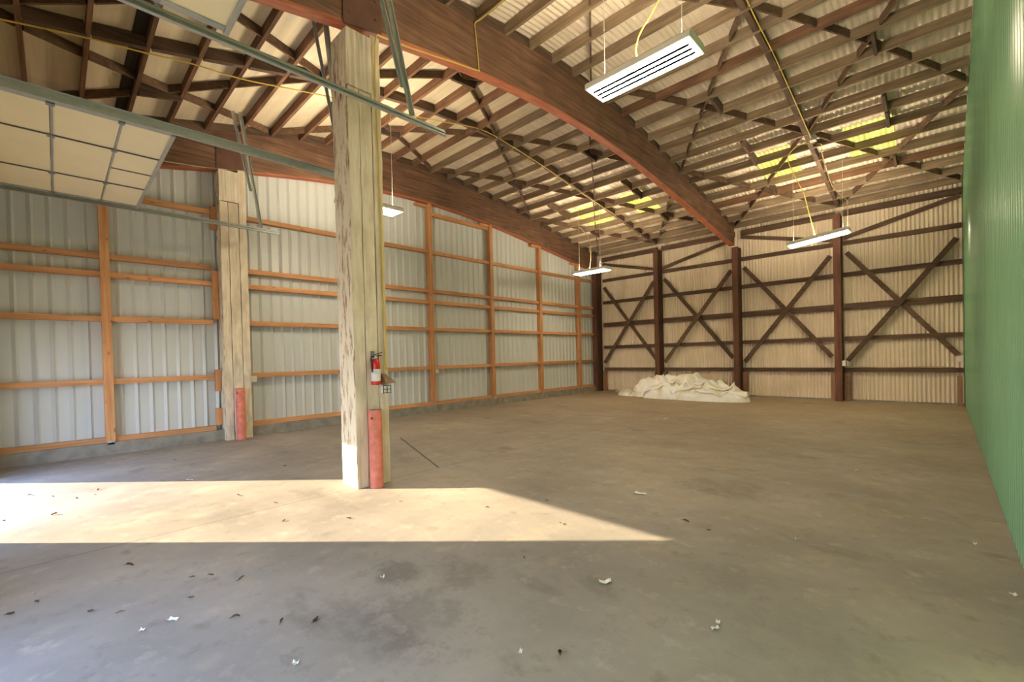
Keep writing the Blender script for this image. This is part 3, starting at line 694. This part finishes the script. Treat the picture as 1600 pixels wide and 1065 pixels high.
for q in range(30):
    ax = -8.0+q*.118+rc.uniform(-.1,.1); CREASES.append((ax, rc.uniform(14.2,14.7), ax+rc.uniform(-.45,.45), rc.uniform(13.5,13.75), rc.uniform(.05,.11), rc.uniform(.03,.065)))
for q in range(9):
    ax = -7.6+q*.36; CREASES.append((ax, rc.uniform(14.0,14.6), ax+rc.uniform(.5,.9), rc.uniform(13.9,14.5), rc.uniform(.06,.11), rc.uniform(.02,.05)))
xs = [-9.0+i*.026 for i in range(196)]; ys = [13.2+i*.026 for i in range(78)]
H = [[heap_h(x,y) for x in xs] for y in ys]; mb = MB(); idx = {}; vs = []; fs = []
for j in range(len(ys)-1):
    for i in range(len(xs)-1):
        q = [(j,i),(j,i+1),(j+1,i+1),(j+1,i)]
        if max(H[a][b_] for a, b_ in q) <= 0: continue
        ids = []
        for a, b_ in q:
            if (a,b_) not in idx:
                idx[(a,b_)] = len(vs); vs.append((xs[b_], ys[a], max(.002, H[a][b_])))
            ids.append(idx[(a,b_)])
        fs.append(tuple(ids))
e = empty('plastic_sheeting', (-6.2,14.2,0), 'crumpled heap of white plastic sheeting on the floor by the back wall', 'plastic sheeting')
mb.add(vs, fs); mb.build('heap', POLY, e, smooth=True)
def over(path, wid, lift, seed):
    """a loose layer of sheeting lying over the heap: follows it, with a curled raised front edge"""
    mb = MB(); P3 = smooth_path([(x, y, 0) for x, y in path], 10); n = len(P3)
    def q(i, t):
        c_ = P3[int(i)]; a = P3[max(int(i)-1, 0)]; b_ = P3[min(int(i)+1, n-1)]; d = (b_-a).normalized(); nn = Vector((d.y, -d.x, 0))
        w_ = wid*(1+.35*noise.noise((i*.22, seed, 1)))*min(1, .35+min(i, n-1-i)*.16)
        p = c_ + nn*(t*w_); h = heap_h(p.x, p.y); e_ = max(0, t-.55)/.45
        return (p.x, p.y, max(.012, h + .014 + lift*math.sin(min(1, e_)*2.6)*(1+.6*noise.noise((i*.35, seed, 4))) + .02*noise.noise((i*.5, t*4, seed))))
    mb.grid(q, list(range(n)), [k/12 for k in range(13)]); return mb
for path, wid, lift, sd in (([(-7.5,14.55),(-7.05,14.15),(-6.5,14.2),(-6.1,14.45)], .42, .07, 3), ([(-6.7,14.3),(-6.25,14.05),(-5.8,14.2),(-5.6,14.5)], .40, .08, 8),
                            ([(-5.95,14.45),(-5.45,14.15),(-4.95,14.2),(-4.55,14.3)], .38, .06, 14), ([(-5.6,14.0),(-5.1,13.8),(-4.6,13.9)], .26, .05, 21)):
    over(path, wid, lift, sd).build('loose_layer', POLY, e, smooth=True)
mb = MB(); P = []
for i in range(40):
    a = i*.30; r = .17-.0035*i; P.append((r*math.cos(a), r*math.sin(a)))
def rollfn(k, t): 
    y, z = P[k]; w = .03*noise.noise((k*.25, t*3, 2)); return (-4.62+.52*t, 13.86+.12*t+y*(1+.3*w), max(.004,.165+z*(.92+w)))
mb.grid(lambda k, t: rollfn(int(k), t), list(range(40)), [i/10 for i in range(11)])
mb.build('rolled_edge', POLY, e, smooth=True)
mb = MB()
def flap(u, v):
    x = -8.62 + u*.95; y = 14.12 + .30*v + .1*math.sin(u*5); z = .02 + .17*abs(math.sin(u*4.4+.5))*(1-.55*v) + .03*noise.noise((u*6,v*5,3)); return (x,y,max(.006,z))
mb.grid(flap, [i/28 for i in range(29)], [i/8 for i in range(9)]); mb.build('loose_fold', POLY, e, smooth=True)

# ------------------------------------------------------------------ dry leaves and scraps on the floor
LEAVES = [(-7.71,-.25),(-7.39,-.06),(-7.09,.13),(-7.11,.28),(-7.37,.32),(-6.5,-.05),(-6.6,-.39),(-5.73,1.4),(-5.1,1.59),(-4.47,1.46),(-4.05,1.9),(-4.1,2.48),(-3.26,2.95),(-3.79,.63),(-3.51,.86),(-4.17,-.12),
          (-4.09,-.23),(-3.75,.11),(-3.6,.23),(-3.0,.7),(-2.75,.87),(-3.47,.57),(-2.62,1.01),(-3.73,.73),(-4.38,.35),(-6.78,2.25),(-8.66,1.26),(-2.95,3.49),(-1.43,3.78),(-2.25,2.39),(-1.65,3.85),(-2.46,3.09),(-1.39,1.72)]
SCRAPS = [(-7.0,1.16,.09,.03),(-3.26,.44,.06,.03),(-2.78,1.53,.03,.02),(-2.32,.79,.03,.025),(-2.34,4.31,.13,.05),(-.78,6.79,.04,.03),(-.91,2.51,.03,.02),(-.9,2.45,.05,.02),(-1.61,2.48,.08,.04),(-.85,4.04,.03,.02),(.15,4.79,.03,.02),(-1.55,1.6,.03,.015),(.28,3.96,.03,.03),(-4.53,9.59,.12,.05),(-3.26,.3,.03,.02)]
rings = [0]*9
def sun_side(x, y):
    a = y+.37 - (x+5.83)*.888; b_ = y+.37-(x+8.72)*.888
    return 'in the sunlit strip' if a > 0 and b_ < 0 and y < 3.43 else ('on the near shaded floor' if a <= 0 else 'beyond the sunlit strip')
def nth(lst, i): return ORD[i]
groups = {}
for x, y in LEAVES: groups.setdefault(sun_side(x,y), []).append((x,y))
ORDER = {}
for k_, v in groups.items():
    v.sort(key=lambda p: (p[0]*.72+p[1]*.70)/max(.5, (-p[0]*.70+p[1]*.72)))
    for i, p in enumerate(v): ORDER[p] = (k_, i)
for i, (x, y) in enumerate(LEAVES):
    mb = MB(); a0 = random.uniform(0,6.28); s = random.uniform(.014,.024); curl = random.uniform(.25,.7)
    def lf(u, v):
        w = math.sin(math.pi*min(.999,max(.001,u)))**.7*(.42+.12*math.sin(u*19)); lx = (u-.5)*2*s; ly = v*w*s
        z = .006 + curl*s*(abs(v)**1.5)*.9 + .25*s*math.sin(u*3.1+i); c, q = math.cos(a0), math.sin(a0)
        return (x+lx*c-ly*q, y+lx*q+ly*c, z)
    mb.grid(lf, [k/10 for k in range(11)], [-1,-.5,0,.5,1])
    mb.tube([lf(1,0), tuple(Vector(lf(1,0))+Vector((math.cos(a0)*s*.6, math.sin(a0)*s*.6, .004)))], .0018, 5)
    o = mb.build('dry_leaf', LEAF, loc=(x,y,0)); k_, q = ORDER[(x,y)]
    tag(o, f'curled dry brown leaf {k_}, {ORD[q]} from the left', 'leaf', 'dry leaves on the floor')
SS = sorted(SCRAPS, key=lambda p: (p[0]*.72+p[1]*.70)/max(.5, (-p[0]*.70+p[1]*.72)))
for i, (x, y, a, b_) in enumerate(SS):
    mb = MB(); r = random.uniform(0,3.1); c, q = math.cos(r), math.sin(r)
    mb.grid(lambda u, v: (x+(u*a*c-v*b_*q)*.5, y+(u*a*q+v*b_*c)*.5, .004+.012*abs(u*v)+.004*math.sin(u*3+i)), [-1,-.5,0,.5,1], [-1,0,1])
    o = mb.build('paper_scrap', PAPER, loc=(x,y,0)); tag(o, f'small white paper scrap on the concrete floor, {ORD[i]} scrap from the left', 'scrap', 'paper scraps on the floor')

# ------------------------------------------------------------------ daylight
sun = bpy.data.lights.new('sun', 'SUN'); sun.energy = 24; sun.angle = .009; sun.color = (1.0,.80,.52)
so = bpy.data.objects.new('sun', sun); COL.objects.link(so)
el = math.atan(.326); d = Vector((.748*math.cos(el), .664*math.cos(el), -math.sin(el)))
so.rotation_euler = d.to_track_quat('-Z','Y').to_euler(); so.location = (-14,-12,9)
w = bpy.data.worlds.new('sky'); scene.world = w; w.use_nodes = True; nt = w.node_tree; bg = nt.nodes['Background']
tc = N(nt,'ShaderNodeTexCoord'); sp = N(nt,'ShaderNodeSeparateXYZ'); nt.links.new(tc.outputs['Generated'], sp.inputs[0])
nt.links.new(ramp(nt, sp.outputs[2], [(.0,(.86,.88,.92)),(.35,(.50,.66,1.0)),(1,(.30,.48,.95))]), bg.inputs['Color']); bg.inputs['Strength'].default_value = 6.5

# ------------------------------------------------------------------ camera (solved from the photograph's lines)
f, py, yaw, pit, rol = 694.3916, 564.1535, .7723146, -.0116305, -.0240837
fw = Vector((-math.sin(yaw)*math.cos(pit), math.cos(yaw)*math.cos(pit), math.sin(pit))); rt = Vector((math.cos(yaw), math.sin(yaw), 0)); up = rt.cross(fw)
r2 = rt*math.cos(rol)+up*math.sin(rol); u2 = up*math.cos(rol)-rt*math.sin(rol)
cam = bpy.data.cameras.new('camera'); co = bpy.data.objects.new('camera', cam); COL.objects.link(co)
M = Matrix((r2, u2, -fw)).transposed().to_4x4(); M.translation = (0,0,1.5); co.matrix_world = M
cam.sensor_width = 36; cam.sensor_fit = 'HORIZONTAL'; cam.lens = f*36/1600; cam.shift_y = (py-532.5)/1600; cam.clip_start = .05; cam.clip_end = 300
scene.camera = co
vs = scene.view_settings; vs.view_transform = 'Standard'; vs.look = 'None'; vs.gamma = 1; vs.use_curve_mapping = False; vs.exposure = 0.12
scene.cycles.max_bounces = 10; scene.cycles.diffuse_bounces = 7
